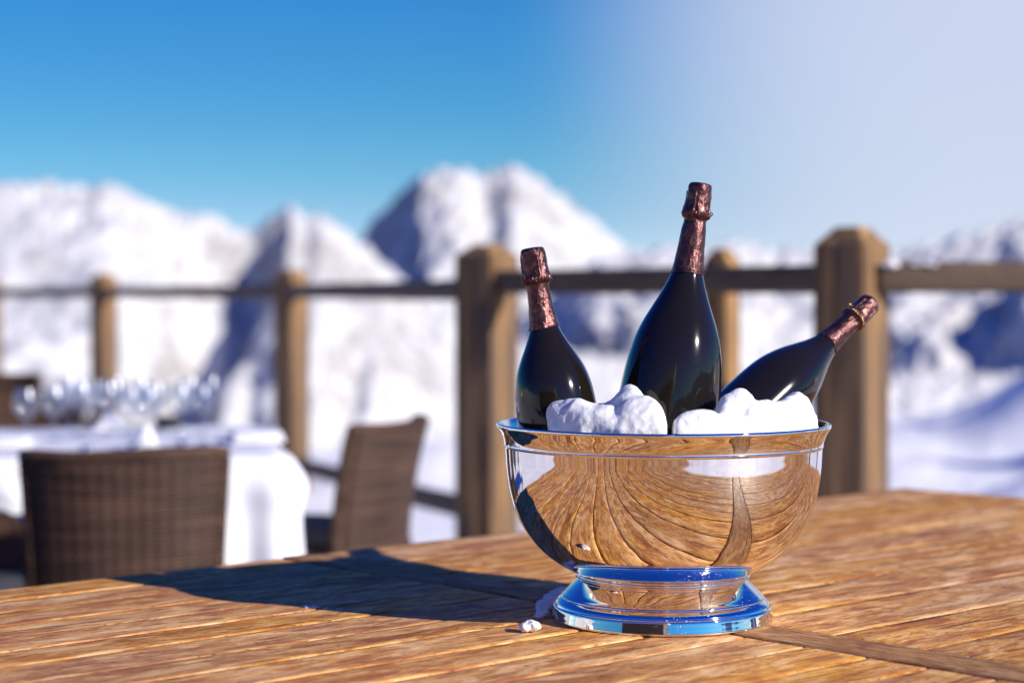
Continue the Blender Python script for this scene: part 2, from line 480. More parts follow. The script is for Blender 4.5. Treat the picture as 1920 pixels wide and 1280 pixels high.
# ------------------------------------------------------------------ wooden table
K = Vector((.756, 3.735, 0)); AX = Vector((-.735, -.678, 0)).normalized(); BX = Vector((.678, -.735, 0)).normalized()
LA, LB = 2.85, 1.64
TM = Matrix((AX, BX, Vector((0,0,1)))).transposed().to_4x4(); TM.translation = K
def plank_mesh(bm, uvl, cl, a0, a1, b0, b1, ztop, th, cross=False, tint=None, c=.0024):
    # one board with softened arrises, uneven worn top; local table coordinates
    L = a1-a0; W = b1-b0
    nu = max(2, int((W if cross else L)/.02))
    prof = [(0, -th), (0, -c*1.6), (c*.35, -c*.55), (c, 0)]
    Wd = L if cross else W
    mid = [(Wd*k/8, 0) for k in range(1, 8)]
    sec = prof+mid+[(Wd-p, q) for p, q in prof[::-1]]
    tint = tint or (random.random(), random.random(), 0)
    off = (random.uniform(0, 40), random.uniform(0, 40))
    cup = random.uniform(-.0006, .0004)
    rows = []
    Lg = W if cross else L
    endc = .002
    us = [0, endc]+[Lg*k/nu for k in range(1, nu)]+[Lg-endc, Lg]
    for iu, u in enumerate(us):
        row = []
        for (v, z) in sec:
            e = 0
            if z > -th*.5:
                t = v/Wd
                p = Vector((u*2.2+off[0], v*18+off[1], 0))
                z2 = z+mnoise.noise(p)*.0007+cup*(1-(2*t-1)**2)
                if v < c*1.01 or v > Wd-c*1.01:
                    e = mnoise.noise(Vector((u*24+off[0], off[1]+(3 if v > Wd/2 else 0), 5)))*.0009 + mnoise.noise(Vector((u*3+off[0], off[1], 9)))*.0010
                    if v > Wd/2: e = -abs(e)
                    else: e = abs(e)
                if iu in (0, len(us)-1): z2 -= .0022
            else: z2 = z
            A = (a0+v+e, b0+u) if cross else (a0+u, b0+v+e)
            vert = bm.verts.new((A[0], A[1], ztop+z2)); row.append((vert, u+off[0], v+off[1]))
        rows.append(row)
    def face(q):
        try: f = bm.faces.new([a[0] for a in q])
        except ValueError: return
        for lp, a in zip(f.loops, q):
            lp[uvl].uv = (a[1], a[2]); lp[cl] = (*tint, 1)
        f.smooth = True
    for r0_, r1_ in zip(rows[:-1], rows[1:]):
        for k in range(len(sec)-1):
            face([r0_[k], r1_[k], r1_[k+1], r0_[k+1]])
        face([r0_[-1], r1_[-1], r1_[0], r0_[0]])
    face(rows[0]); face(rows[-1][::-1])

tbl = empty('wooden_table', (0,0,0))
tbl.matrix_world = TM
tag(tbl, 'large weathered brown plank table carrying the silver bowl', 'table')
bm = bmesh.new(); uvl = bm.loops.layers.uv.new('UVMap'); cl = bm.loops.layers.float_color.new('plank')
CB0, CB1 = 1.400, 1.472     # cross board
gap = .0010; b = 0.0
widths = []
while b < LB-.02:
    w = min(random.choice([.074, .080, .086, .082]), LB-b); widths.append((b, w)); b += w
for (b, w) in widths:
    plank_mesh(bm, uvl, cl, CB1+.0025, LA, b+gap/2, b+w-gap/2, TZ+random.uniform(-.0009, .0003), .026)
b = 0.0                      # the far panel is of broader boards laid almost flush
while b < LB-.03:
    w = min(random.choice([.118, .135, .126, .142]), LB-b); w = LB-b if LB-b-w < .06 else w
    plank_mesh(bm, uvl, cl, 0, CB0-.0015, b+.0003, b+w-.0003, TZ+random.uniform(-.0004, .0001), .026, c=.0011); b += w
plank_mesh(bm, uvl, cl, CB0, CB1, 0.0, LB, TZ+.0006, .026, cross=True, tint=(.35,.2,1))
top = from_bm('tabletop', bm, M_WOOD, tbl); top.data.set_sharp_from_angle(angle=R(50))
def wood_part(name, boxes, parent):
    bm = bmesh.new(); uvl = bm.loops.layers.uv.new('UVMap'); cl = bm.loops.layers.float_color.new('plank')
    for (c, s_) in boxes: box(bm, c, s_, bevel=.004)
    for f in bm.faces:
        for lp in f.loops:
            co = lp.vert.co
            ax = max(range(3), key=lambda i: boxes[0][1][i])
            lp[uvl].uv = (co[ax], co[(ax+1) % 3]+co[(ax+2) % 3]); lp[cl] = (.4,.4,.4,1)
    return from_bm(name, bm, M_WOOD, parent)
ap = []
wood_part('apron', [((LA/2, .11, TZ-.076), (LA-.3, .03, .095))], tbl)
wood_part('apron', [((LA/2, LB-.11, TZ-.076), (LA-.3, .03, .095))], tbl)
wood_part('apron', [((.11, LB/2, TZ-.076), (.03, LB-.3, .095))], tbl)
wood_part('apron', [((LA-.11, LB/2, TZ-.076), (.03, LB-.3, .095))], tbl)
for a_ in (.11, LA-.11):
    for b_ in (.11, LB-.11):
        wood_part('leg', [((a_, b_, (TZ-.03)/2-.01), (.085, .085, TZ-.01))], tbl)

# ------------------------------------------------------------------ bowl
BC = Vector((.1726, 2.226, TZ))
S_ = BC.y/FP
prof_o = [(.122,.0),(.1262,.0004),(.1272,.0018),(.1268,.0050),(.1260,.0100),(.1252,.0148),(.1244,.0160),(.1234,.0164),(.1230,.0172),(.1222,.0196),(.1200,.0222),(.1175,.0240),(.1163,.0247),(.1158,.0255),
          (.1162,.0264),(.1156,.0274),(.1150,.0280),(.1138,.0291),(.1112,.0318),(.1075,.0354),(.1035,.0393),(.0998,.0429),(.0968,.0459),(.0961,.0469),(.0970,.0478),(.0992,.0485),(.1002,.0499),(.1000,.0515),(.0990,.0528),(.0985,.0536)]
body_o = [(.0985,.0536),(.1050,.0560),(.1160,.0620),(.1285,.0700),(.1400,.0795),(.1490,.0895),(.1575,.1010),(.1650,.1145),(.1710,.1290),(.1752,.1440),(.1780,.1600),(.1797,.1760),(.1806,.1900),(.1811,.1975)]
rim_o = [(.1811,.1975),(.1818,.1983),(.1823,.1993),(.1820,.2004),(.1823,.2030),(.1836,.2075),(.1860,.2130),(.1886,.2172),(.1903,.2200),(.1909,.2220),(.1904,.2239),(.1888,.2246),(.1868,.2240)]
body_i = [(.1868,.2240),(.1845,.2200),(.1820,.2120),(.1800,.2020),(.1788,.1920),(.1772,.1700),(.1745,.1500),(.1690,.1280),(.1600,.1090),(.1470,.0920),(.1300,.0760),(.1100,.0640),(.0800,.0570),(.04,.0545),(0,.054)]
def sm(pts, n=5): return [(p.x, p.y) for p in catmull([(a, b, 0) for a, b in pts], n)]
bowl = empty('silver_bowl', BC)
tag(bowl, 'polished silver footed bowl filled with snow and bottles on the wooden table', 'bowl')
bm = bmesh.new(); lathe(bm, [(0,.004),(.10,.004)]+sm(prof_o, 4)+[(.09,.0536),(0,.0536)], 192)
from_bm('foot', bm, M_SILVER, bowl, auto=40)
bm = bmesh.new(); lathe(bm, sm(body_o, 6)+sm(rim_o, 4)[1:]+sm(body_i, 5)[1:], 256)
bo = from_bm('bowl_body', bm, M_SILVER, bowl, auto=50)

# ------------------------------------------------------------------ bottles
U = .00061
def bottle(name, base, d, L, prof, foil_len, label, spin=0, seed=0):
    """prof: (s from the tip, r) glass profile; cap and foil modelled on top"""
    d = d.normalized(); z = d
    x = Vector((0,1,0)).cross(z).normalized(); y = z.cross(x)
    m = Matrix((x, y, z)).transposed().to_4x4(); m.translation = base
    root = empty('champagne_bottle'); root.matrix_world = m @ Matrix.Rotation(spin, 4, 'Z')
    tag(root, label, 'bottle', 'dark sparkling wine bottles standing in the snow filled bowl')
    # glass
    P = [(r, L-s) for s, r in prof if s >= .045]
    P = sm([P[0]]+P[1:], 6)
    rb = P[-1][0]
    full = P+[(rb, .012),(rb*.985, .005),(rb*.94, .0015),(rb*.86, 0),(rb*.7, .002),(rb*.35, .018),(0, .024)]
    bm = bmesh.new(); lathe(bm, full[::-1], 96); from_bm('glass_body', bm, M_BOT, root, smooth=True)
    # foil over neck + cork head
    cap = [(0, 0), (.45, 0.0003), (.78, .0010), (.92, .0030), (.985, .0065), (1.0, .012), (1.02, .020), (1.06, .027), (1.13, .0320), (1.17, .0350), (1.13, .0385), (.98, .0410), (.90, .0440)]
    rc = prof[0][1]
    F = [(k*rc, L-s) for k, s in cap]
    for s, r in prof:
        if .05 < s < foil_len: F.append((r+.0009, L-s))
    rr = np.interp(foil_len, [a for a, b in prof], [b for a, b in prof])
    F.append((rr+.0009, L-foil_len)); F = [F[0]]+sm(F[1:], 6)
    F.append((rr-.0004, L-foil_len))
    def jit(p, a):
        s = L-p.z
        rad = Vector((math.cos(a), math.sin(a), 0))
        amp = .0009 if s < .045 else .00045
        n = mnoise.noise(Vector((p.x*95+seed, p.y*95, p.z*80)))+.6*mnoise.noise(Vector((p.x*260+seed, p.y*260, p.z*220)))
        e = amp*n
        if .010 < s < .034:      # four wires of the cage pressing through the foil
            k = abs(((a+seed) % (math.pi/2))-math.pi/4)
            e += .0011*math.exp(-(k/.10)**2)
        if .034 < s < .041: e += .0006*math.sin(a*26)
        if s > foil_len-.004: e += .0004*math.sin(a*9+seed)
        q = p+rad*e
        if s > foil_len-.003: q.z += .0022*mnoise.noise(Vector((a*2.2, seed, 0)))+.0016*math.sin(a*1+seed)
        return q
    bm = bmesh.new(); lathe(bm, F, 160, jit); fo = from_bm('neck_foil', bm, M_FOIL, root, smooth=True)
    # twisted wire ring with its little loop
    bm = bmesh.new(); n = 220
    for ph in (0, math.pi):
        pts = []
        for k in range(n):
            a = k/n*math.tau; tw = a*34+ph
            R_ = rc*1.15+.0007*math.cos(tw)
            pts.append((R_*math.cos(a), R_*math.sin(a), L-.0365+.0007*math.sin(tw)))
        tube(bm, pts, .0006, 6, closed=True)
    pts = [(rc*1.12+.0042*math.sin(t)*1.0+.001, .0028*math.sin(2*t)*.6, L-.0365+.0032*(1-math.cos(t))*.9) for t in [k/14*math.pi*1.9 for k in range(15)]]
    tube(bm, pts, .0007, 6)
    from_bm('wire_cage', bm, M_WIRE if seed > 5 else M_FOIL, root, smooth=True)
    return root
std2 = [(0,.0140),(.035,.0147),(.043,.0120),(.055,.0120),(.070,.0130),(.088,.0150),(.098,.0174),(.110,.0212),(.125,.0272),(.140,.0332),(.157,.0385),(.177,.0425),(.20,.0438),(.25,.0438),(.285,.0432)]
mag = [(0,.0136),(.03,.0150),(.042,.0128),(.055,.0131),(.075,.0143),(.098,.0168),(.112,.0205),(.128,.0268),(.145,.0345),(.163,.0425),(.182,.0487),(.205,.0533),(.232,.0562),(.26,.0575),(.30,.0577),(.345,.0570),(.362,.0560)]
std = [(0,.0143),(.035,.0150),(.043,.0122),(.055,.0122),(.070,.0134),(.088,.0158),(.098,.0190),(.110,.0245),(.125,.0322),(.140,.0388),(.157,.0432),(.177,.0452),(.20,.0456),(.25,.0455),(.285,.0450)]
def place_by_tip(px, py, Y, d, L):
    d = Vector(d).normalized(); return at(px, py, Y)-d*L, d
b_, d_ = place_by_tip(1313, 343, 2.195, (.142, .03, .985), .375)
bottle('m', b_, d_, .375, mag, .104, 'large dark glossy bottle standing tallest in the middle of the bowl', .4, 3.1)
b_, d_ = place_by_tip(997, 464, 2.185, (-.150, .02, .985), .300)
bottle('l', b_, d_, .300, std, .0905, 'dark bottle leaning left with its neck above the left bowl rim', 1.2, 1.7)
b_, d_ = place_by_tip(1634, 566, 2.395, (.69, .44, .565), .300)
bottle('r', b_, d_, .300, std2, .0905, 'dark bottle lying far over to the right on the bowl rim', 3.6, 8.3)

# ------------------------------------------------------------------ snow in the bowl
def lump(name, blobs, vox, disp, mat, label, cat, seed=0, group=None):
    bm = bmesh.new()
    for (px, py, Y, r, *sq) in blobs:
        s = bmesh.ops.create_icosphere(bm, subdivisions=3, radius=1)
        f = sq[0] if sq else .85
        rm = r*Y/FP
        m = Matrix.Translation(at(px, py, Y)) @ Matrix.Rotation(random.uniform(-.5, .5), 4, 'Y') @ Matrix.Rotation(random.uniform(0, 3), 4, 'Z') @ Matrix.Diagonal((rm*random.uniform(.95, 1.15), rm*random.uniform(.85, 1.1), rm*f, 1))
        bmesh.ops.transform(bm, matrix=m, verts=s['verts'])
    o = from_bm(name, bm, mat, None, True)
    md = o.modifiers.new('r', 'REMESH'); md.mode = 'VOXEL'; md.voxel_size = vox; md.use_smooth_shade = True
    sm_ = o.modifiers.new('s', 'SMOOTH'); sm_.factor = .5; sm_.iterations = 5 if vox < .002 else 16
    for i, (sz, st) in enumerate(disp):
        t = bpy.data.textures.new(name+str(i), 'CLOUDS'); t.noise_scale = sz; t.noise_depth = 2
        if st < 0: t.noise_type = 'HARD_NOISE'
        dm = o.modifiers.new('d', 'DISPLACE'); dm.texture = t; dm.strength = st; dm.mid_level = .5; dm.texture_coords = 'GLOBAL'
    # bake the modifiers so the mesh itself is the snow
    dg = bpy.context.evaluated_depsgraph_get(); ev = o.evaluated_get(dg)
    me = bpy.data.meshes.new_from_object(ev); o.modifiers.clear(); o.data = me
    if not me.materials: me.materials.append(mat)
    me.polygons.foreach_set('use_smooth', [True]*len(me.polygons))
    tag(o, label, cat, group); return o
yf = 2.10
def mound(bm, tops, yo, depth, zlow=.186, nd=26, seed=0., pw=2.4):
    # a drift whose crest follows tops [(px, py)]; yo = how far its front foot lies behind the rim, depth = front to back
    tops = [(a_, b_) for a_, b_ in tops]
    x0, x1 = tops[0][0], tops[-1][0]
    cols = int((x1-x0)/2.2); zb = TZ+zlow
    G = []
    pts = catmull([(a_, b_, 0) for a_, b_ in tops], 8)
    xs = [q.x for q in pts]; ys = [q.y for q in pts]
    for i in range(cols+1):
        px = x0+(x1-x0)*i/cols
        py = float(np.interp(px, xs, ys))
        Yc = BC.y-.13+yo
        for _ in range(3):
            w = at(px, py, Yc); dx = w.x-BC.x
            yfr = BC.y-math.sqrt(max(.0004, .1765**2-dx*dx))+yo
            Yc = yfr+depth*.42
        w = at(px, py, Yc); row = []
        endk = min(1, (i+.0)/5, (cols-i+.0)/5); endk = math.sin(endk*math.pi/2)
        for j in range(nd+1):
            t = j/nd; u = 2*t-1
            f = (1-abs(u)**pw)**(1/pw) if abs(u) < 1 else 0
            sk = t**(1.15)
            row.append(Vector((w.x, yfr+depth*(.5+(sk-.5)*(.35+.65*endk)), zb+(w.z-zb)*f*(.3+.7*endk)*(1-.10*t))))
        G.append([bm.verts.new(v) for v in row])
    bot = [[bm.verts.new((v.co.x, v.co.y, zb-.012)) for v in (r[0], r[-1])] for r in G]
    for i in range(cols):
        for j in range(nd): bm.faces.new((G[i][j], G[i+1][j], G[i+1][j+1], G[i][j+1]))
        bm.faces.new((bot[i][0], bot[i+1][0], G[i+1][0], G[i][0])); bm.faces.new((G[i][nd], G[i+1][nd], bot[i+1][1], bot[i][1]))
        bm.faces.new((bot[i][0], bot[i][1], bot[i+1][1], bot[i+1][0]))
    bm.faces.new([bot[0][0]]+G[0]+[bot[0][1]]); bm.faces.new(([bot[-1][0]]+G[-1]+[bot[-1][1]])[::-1])
def heap(mounds, label):
    bm = bmesh.new()
    for m_ in mounds: mound(bm, *m_)
    o = from_bm('snow_heap', bm, M_SNOW, None, True)
    md = o.modifiers.new('r', 'REMESH'); md.mode = 'VOXEL'; md.voxel_size = .0018; md.use_smooth_shade = True
    sm_ = o.modifiers.new('s', 'SMOOTH'); sm_.factor = .5; sm_.iterations = 22
    for i, (sz, st, ty) in enumerate(((.050, .013, 0), (.024, -.0042, 1), (.009, .0009, 0), (.0024, .0007, 0))):
        t = bpy.data.textures.new('snow_relief', 'CLOUDS'); t.noise_scale = sz; t.noise_depth = 1 if i < 2 else 2
        if ty: t.noise_type = 'HARD_NOISE'
        dm = o.modifiers.new('d', 'DISPLACE'); dm.texture = t; dm.strength = st; dm.mid_level = .5 if not ty else .3; dm.texture_coords = 'GLOBAL'
    dg = bpy.context.evaluated_depsgraph_get(); me = bpy.data.meshes.new_from_object(o.evaluated_get(dg)); o.modifiers.clear(); o.data = me
    me.polygons.foreach_set('use_smooth', [True]*len(me.polygons))
    tag(o, label, 'snow', 'snow mounds packed in the bowl')
heap([([(1022,792),(1030,768),(1045,752),(1062,744),(1085,741),(1110,746),(1135,750),(1152,760),(1164,788)], .002, .080),
      ([(1030,797),(1060,778),(1110,768),(1160,764),(1210,780),(1245,797)], .0015, .09),
      ([(1085,785),(1110,755),(1132,746),(1150,738),(1165,727),(1180,720),(1192,722),(1202,736),(1215,760),(1222,785)], .022, .085),
      ([(1142,795),(1150,770),(1162,752),(1180,745),(1198,741),(1214,740),(1228,748),(1240,764),(1248,782),(1251,796)], .001, .085)],
     'mound of white snow left of the gap at the bowl front')
heap([([(1258,796),(1268,781),(1284,772),(1302,763),(1318,760),(1332,762),(1350,772),(1372,782),(1392,796)], .001, .075),
      ([(1330,790),(1342,760),(1356,735),(1372,725),(1388,720),(1402,723),(1416,737),(1436,750),(1455,770),(1470,792)], .030, .080),
      ([(1375,796),(1392,762),(1412,744),(1440,740),(1466,742),(1484,735),(1498,733),(1510,742),(1519,758),(1524,776),(1528,792)], .014, .085),
      ([(1480,794),(1500,780),(1518,770),(1530,775),(1536,790)], .012, .05),
      ([(1275,797),(1310,784),(1350,772),(1410,772),(1470,772),(1515,784),(1530,797)], .0015, .09),
      ([(1340,797),(1370,786),(1410,780),(1460,780),(1500,788),(1520,797)], .001, .07)],
     'larger mound of white snow under the bottle lying to the right')
# packed fill deeper in the bowl
bm = bmesh.new()
N = 60
for i in range(N+1):
    pass
def fillz(x, y): return .183+.010*mnoise.noise(Vector((x*22, y*22, 0)))+.004*mnoise.noise(Vector((x*70, y*70, 3)))-.045*max(0., min(1., (-x-.085)/.06))
rings = []
for i in range(0, 26):
    r = .1765*i/25
    rings.append([bm.verts.new((r*math.cos(a), r*math.sin(a), fillz(r*math.cos(a), r*math.sin(a))) ) for a in [k/96*math.tau for k in range(96)]] if i else [bm.verts.new((0,0,fillz(0,0)))])
rings.append([bm.verts.new((.10*math.cos(k/96*math.tau), .10*math.sin(k/96*math.tau), .066)) for k in range(96)])
for A, B in zip(rings[:-1], rings[1:]):
    for k in range(96):
        if len(A) == 1: bm.faces.new((A[0], B[k], B[(k+1)%96]))
        else: bm.faces.new((A[k], B[k], B[(k+1)%96], A[(k+1)%96]))
bm.faces.new(rings[-1])
for v in bm.verts:
    rr = math.hypot(v.co.x, v.co.y); lim = np.interp(v.co.z, [.06,.076,.092,.109,.128,.15,.17,.192,.21], [.09,.129,.146,.159,.168,.1735,.1762,.1778,.18])
    if rr > lim-.001: v.co.x *= (lim-.001)/rr; v.co.y *= (lim-.001)/rr
o = from_bm('packed_snow', bm, M_SNOW, None, True); o.location = BC
tag(o, 'packed snow filling the inside of the silver bowl', 'snow')

# snow crumbs on the table
def on_table(px, py):  # table point seen at that pixel
    Y = (EYE-TZ)*FP/(py-HZ); return Vector(((px-960)/FP*Y, Y, TZ))
def crumb(px, py, r, label, n=7, cat='snow', seed=1, group=None, flat=.8, vox=.0012):
    random.seed(seed); Y = on_table(px, py).y; bl = []
    for k in range(n):
        q = r*random.uniform(.25, .55)
        bl.append((px+random.uniform(-.6, .6)*r, py-q*flat*.75-random.uniform(0, .6)*r*flat, Y+random.uniform(-.3, .3)*r*Y/FP, q, flat))
    return lump('snow_clump', bl, vox, [(.006, .005), (.002, .0014)], M_SNOW, label, cat, group=group)
crumb(994, 1188, 21, 'small crumbly snow clump in the sun beside the bowl foot', 12, seed=4)
random.seed(9)
bl = []
for k in range(20):
    t = k/19
    px = 1008+t*45; py = 1160-t*52; r = 12+6*math.sin(t*3.1)
    w = on_table(px, py)
    bl.append((px+random.uniform(-5, 5), py-r*.2, w.y+random.uniform(-.01, .01), r*random.uniform(.7, 1.1), .55))
lump('snow_ridge', bl, .0018, [(.010, .008), (.003, .0018)], M_SNOW, 'low ridge of shaded snow lying against the left side of the bowl foot', 'snow')
for (px, py, r, sd, lb) in ((590,1141,16,21,'thin melting snow patch at the edge of the bowl shadow'),(625,1144,9,22,'tiny snow smear just right of the melting patch')):
    random.seed(sd); w = on_table(px, py)
    lump('snow_patch', [(px+random.uniform(-1.6, 1.6)*r, py+random.uniform(-.15, .15)*r, w.y+random.uniform(-.004, .004), r*random.uniform(.4, .7), .12) for k in range(7)],
         .0012, [(.004, .0016)], M_SNOW, lb, 'snow')

# ------------------------------------------------------------------ railing
def post(parent, x, y, w, top, rot, lo=-.15, cap=.035):
    bm = bmesh.new()
    h = top-cap-lo
    box(bm, (0,0,lo+h/2), (w, w, h), bevel=.007)
    # hewn top: chamfered pyramid
    r = w/2; z0 = top-cap
    A = [bm.verts.new((sx*r, sy*r, z0-.0075)) for sx, sy in ((-1,-1),(1,-1),(1,1),(-1,1))]
    q = r*.42
    B = [bm.verts.new((sx*q, sy*q, top)) for sx, sy in ((-1,-1),(1,-1),(1,1),(-1,1))]
    for k in range(4): bm.faces.new((A[k], A[(k+1)%4], B[(k+1)%4], B[k]))
    bm.faces.new(B); bm.faces.new(A[::-1])
    o = from_bm('post', bm, M_POST, parent, auto=35); o.location = (x, y, 0); o.rotation_euler = (0,0,rot); return o
def rail(parent, a, b, w, h, name='rail'):
    a = Vector(a); b = Vector(b)
    bm = bmesh.new(); L = (b-a).length
    box(bm, (0,0,0), (w, L, h), bevel=min(w, h)*.22, seg=3)
    bmesh.ops.subdivide_edges(bm, edges=[e for e in bm.edges if abs((e.verts[0].co-e.verts[1].co).y) > L*.5], cuts=12)
    for v in bm.verts:
        v.co.x += .006*mnoise.noise(Vector((v.co.y*1.5, 1, a.x))); v.co.z += .006*mnoise.noise(Vector((v.co.y*1.3, 7, a.x)))
    d = (b-a).normalized(); x = d.cross(Vector((0,0,1))).normalized(); z = x.cross(d)
    m = Matrix((x, d, z)).transposed().to_4x4(); m.translation = (a+b)/2
    o = from_bm(name, bm, M_RAIL, parent, auto=40); o.matrix_basis = m; return o
rot = R(53)
P0 = Vector((-.092, 7.2, 0)); P1 = Vector((-1.285, 11.35, 0)); P2 = Vector((-3.06, 14.6, 0)); P3 = Vector((-4.80, 17.9, 0)); P4 = Vector((-6.6, 21.2, 0))
PR = Vector((1.012, 5.8, 0)); PR2 = Vector((3.1, 5.75, 0))
lf = empty('wooden_railing', (0,0,0)); tag(lf, 'wooden post and rail fence running away behind the laid white table', 'railing', 'timber railings along the terrace edge')
for P, w, t in ((P1,.150,1.298),(P2,.150,1.315),(P3,.150,1.31),(P4,.15,1.31)): post(lf, P.x, P.y, w, t, rot)
def seg(p, q, z0, z1=None, ca=.08, cb=.08):
    z1 = z0 if z1 is None else z1
    d = (q-p).normalized(); a = p+d*ca; b = q-d*cb; a.z = z0; b.z = z1; return a, b
for p, q in ((P0,P1),(P1,P2),(P2,P3),(P3,P4)):
    rail(lf, *seg(p, q, 1.170), .085, .082)
rail(lf, *seg(P0, P1, .34, .17), .05, .085, 'lower_rail'); rail(lf, *seg(P1, P2, .17), .05, .085, 'lower_rail'); rail(lf, *seg(P2, P3, .17), .05, .085, 'lower_rail'); rail(lf, *seg(P3, P4, .17), .05, .085, 'lower_rail')
rf = empty('wooden_railing', (0,0,0)); tag(rf, 'nearer wooden railing of thick posts behind the bottles', 'railing', 'timber railings along the terrace edge')
post(rf, P0.x, P0.y, .172, 1.335, rot); post(rf, PR.x, PR.y, .170, 1.352, rot, cap=.05); post(rf, .685, 6.36, .092, 1.300, rot); post(rf, PR2.x, PR2.y, .17, 1.34, rot)
rail(rf, *seg(P0, PR, 1.197, ca=.07), .085, .088)
rail(rf, *seg(PR+Vector((.03,-.03,0)), PR2, 1.202, ca=.03), .095, .092)
PR3 = Vector((5.2, 5.7, 0)); post(rf, PR3.x, PR3.y, .17, 1.34, rot); rail(rf, *seg(PR2, PR3, 1.202), .095, .092)
lump('snow_patch', [(1650+k*12, 496-(2 if k % 2 else 0), 5.72, 9+4*math.sin(k), .35) for k in range(9)], .006, [(.03, .02)], M_DSNOW, 'strip of old snow left on the rail beside the big right post', 'snow')

# ------------------------------------------------------------------ wicker chairs
def uv_box(bm, uvl):
    for f in bm.faces:
        n = f.normal; ax = max(range(3), key=lambda i: abs(n[i]))
        for lp in f.loops:
            c = lp.vert.co
            lp[uvl].uv = ((c.y, c.z) if ax == 0 else (c.x, c.z) if ax == 1 else (c.x, c.y))
def make_chair():
    root = empty('wicker_chair')
    W = .46; H = .775
    # curved back shell (chair faces +y, back at y=-.24)
    bm = bmesh.new(); uvl = bm.loops.layers.uv.new('UVMap'); n = 28; m = 22
    def shell(t, h, off):
        a = (t-.5)*2                                   # -1..1 across the back
        wd = W/2*(.90+.10*(h**1.5))
        flare = .075*max(0, h-.45)**1.6/.5
        x = a*wd
        y = -.22-flare+.085*abs(a)**2.6-off
        z = .16+h*(H-.16)
        if h >= .999: z += .004*math.sin(a*3)
        return Vector((x, y, z))
    for off, flip in ((0., 0), (.034, 1)):
        g_ = [[bm.verts.new(shell(i/n, j/m, off)) for i in range(n+1)] for j in range(m+1)]
        for j in range(m):
            for i in range(n):
                f = bm.faces.new((g_[j][i], g_[j][i+1], g_[j+1][i+1], g_[j+1][i]))
                for lp, (ii, jj) in zip(f.loops, ((i,j),(i+1,j),(i+1,j+1),(i,j+1))): lp[uvl].uv = (ii/n*W, jj/m*(H-.16))
        if off == 0: g0 = g_
    for j in range(m):
        for i_ in (0, n):
            bm.faces.new((g0[j][i_], g_[j][i_], g_[j+1][i_], g0[j+1][i_]))
    for i in range(n):
        for j_ in (0, m): bm.faces.new((g0[j_][i], g0[j_][i+1], g_[j_][i+1], g_[j_][i]))
    from_bm('backrest', bm, M_WICK, root, auto=50)
    # thick rolled edge of the back
    bm = bmesh.new(); uvl = bm.loops.layers.uv.new('UVMap')
    pts = [shell(0, j/m, .017) for j in range(m+1)]+[shell(i/n, 1, .017) for i in range(1, n+1)]+[shell(1, j/m, .017) for j in range(m-1, -1, -1)]
    tube(bm, pts, .0185, 10); uv_box(bm, uvl); from_bm('rolled_edge', bm, M_WICK, root, smooth=True)
    # woven seat box
    bm = bmesh.new(); uvl = bm.loops.layers.uv.new('UVMap')
    vs = box(bm, (0, .02, .32), (.43, .46, .22), bevel=.02)
    for v in bm.verts:
        if v.co.z < .3: v.co.x *= .95
    uv_box(bm, uvl); from_bm('seat', bm, M_WICK, root, auto=50)
    bm = bmesh.new(); box(bm, (0, .03, .458), (.415, .44, .052), bevel=.022, seg=4); from_bm('cushion', bm, M_CUSH, root, smooth=True)
    for sx in (-1, 1):
        for y_ in (-.20, .22):
            bm = bmesh.new(); tube(bm, [(sx*.20, y_, .22), (sx*.19, y_*1.02, -.01)], [.017, .013], 10); from_bm('leg', bm, M_LEG, root, smooth=True)
    return root
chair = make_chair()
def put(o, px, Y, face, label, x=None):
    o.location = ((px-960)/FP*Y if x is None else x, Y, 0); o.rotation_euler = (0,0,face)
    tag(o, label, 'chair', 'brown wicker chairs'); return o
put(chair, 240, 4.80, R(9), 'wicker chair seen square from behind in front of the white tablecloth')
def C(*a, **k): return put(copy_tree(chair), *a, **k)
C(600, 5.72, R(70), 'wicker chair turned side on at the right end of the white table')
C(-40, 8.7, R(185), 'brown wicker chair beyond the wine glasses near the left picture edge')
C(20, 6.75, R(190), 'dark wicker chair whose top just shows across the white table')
C(-190, 4.9, R(-8), 'wicker chair at left edge showing only its dark leg') if False else None
# ------------------------------------------------------------------ laid table
tr = R(11); CX = Matrix.Rotation(-tr, 4, 'Z')
TW, TD, TT = 2.1, 1.12, .742
corner = Vector((-.575, 4.92, 0))        # near right corner
ux = Vector((math.cos(tr), math.sin(tr), 0)); uy = Vector((-math.sin(tr), math.cos(tr), 0))
cen = corner-ux*TW/2+uy*TD/2
lt = empty('dining_table', cen, tr); tag(lt, 'dining table hidden under the white tablecloth', 'table')
bm = bmesh.new(); box(bm, (0,0,TT-.022), (TW-.02, TD-.02, .03), bevel=.004); from_bm('tabletop', bm, M_POST, lt)
for sx in (-1, 1):
    for sy in (-1, 1):
        bm = bmesh.new(); tube(bm, [(sx*(TW/2-.09), sy*(TD/2-.09), TT-.04), (sx*(TW/2-.07), sy*(TD/2-.07), -.01)], [.028, .022], 12); from_bm('leg', bm, M_LEG, lt, smooth=True)
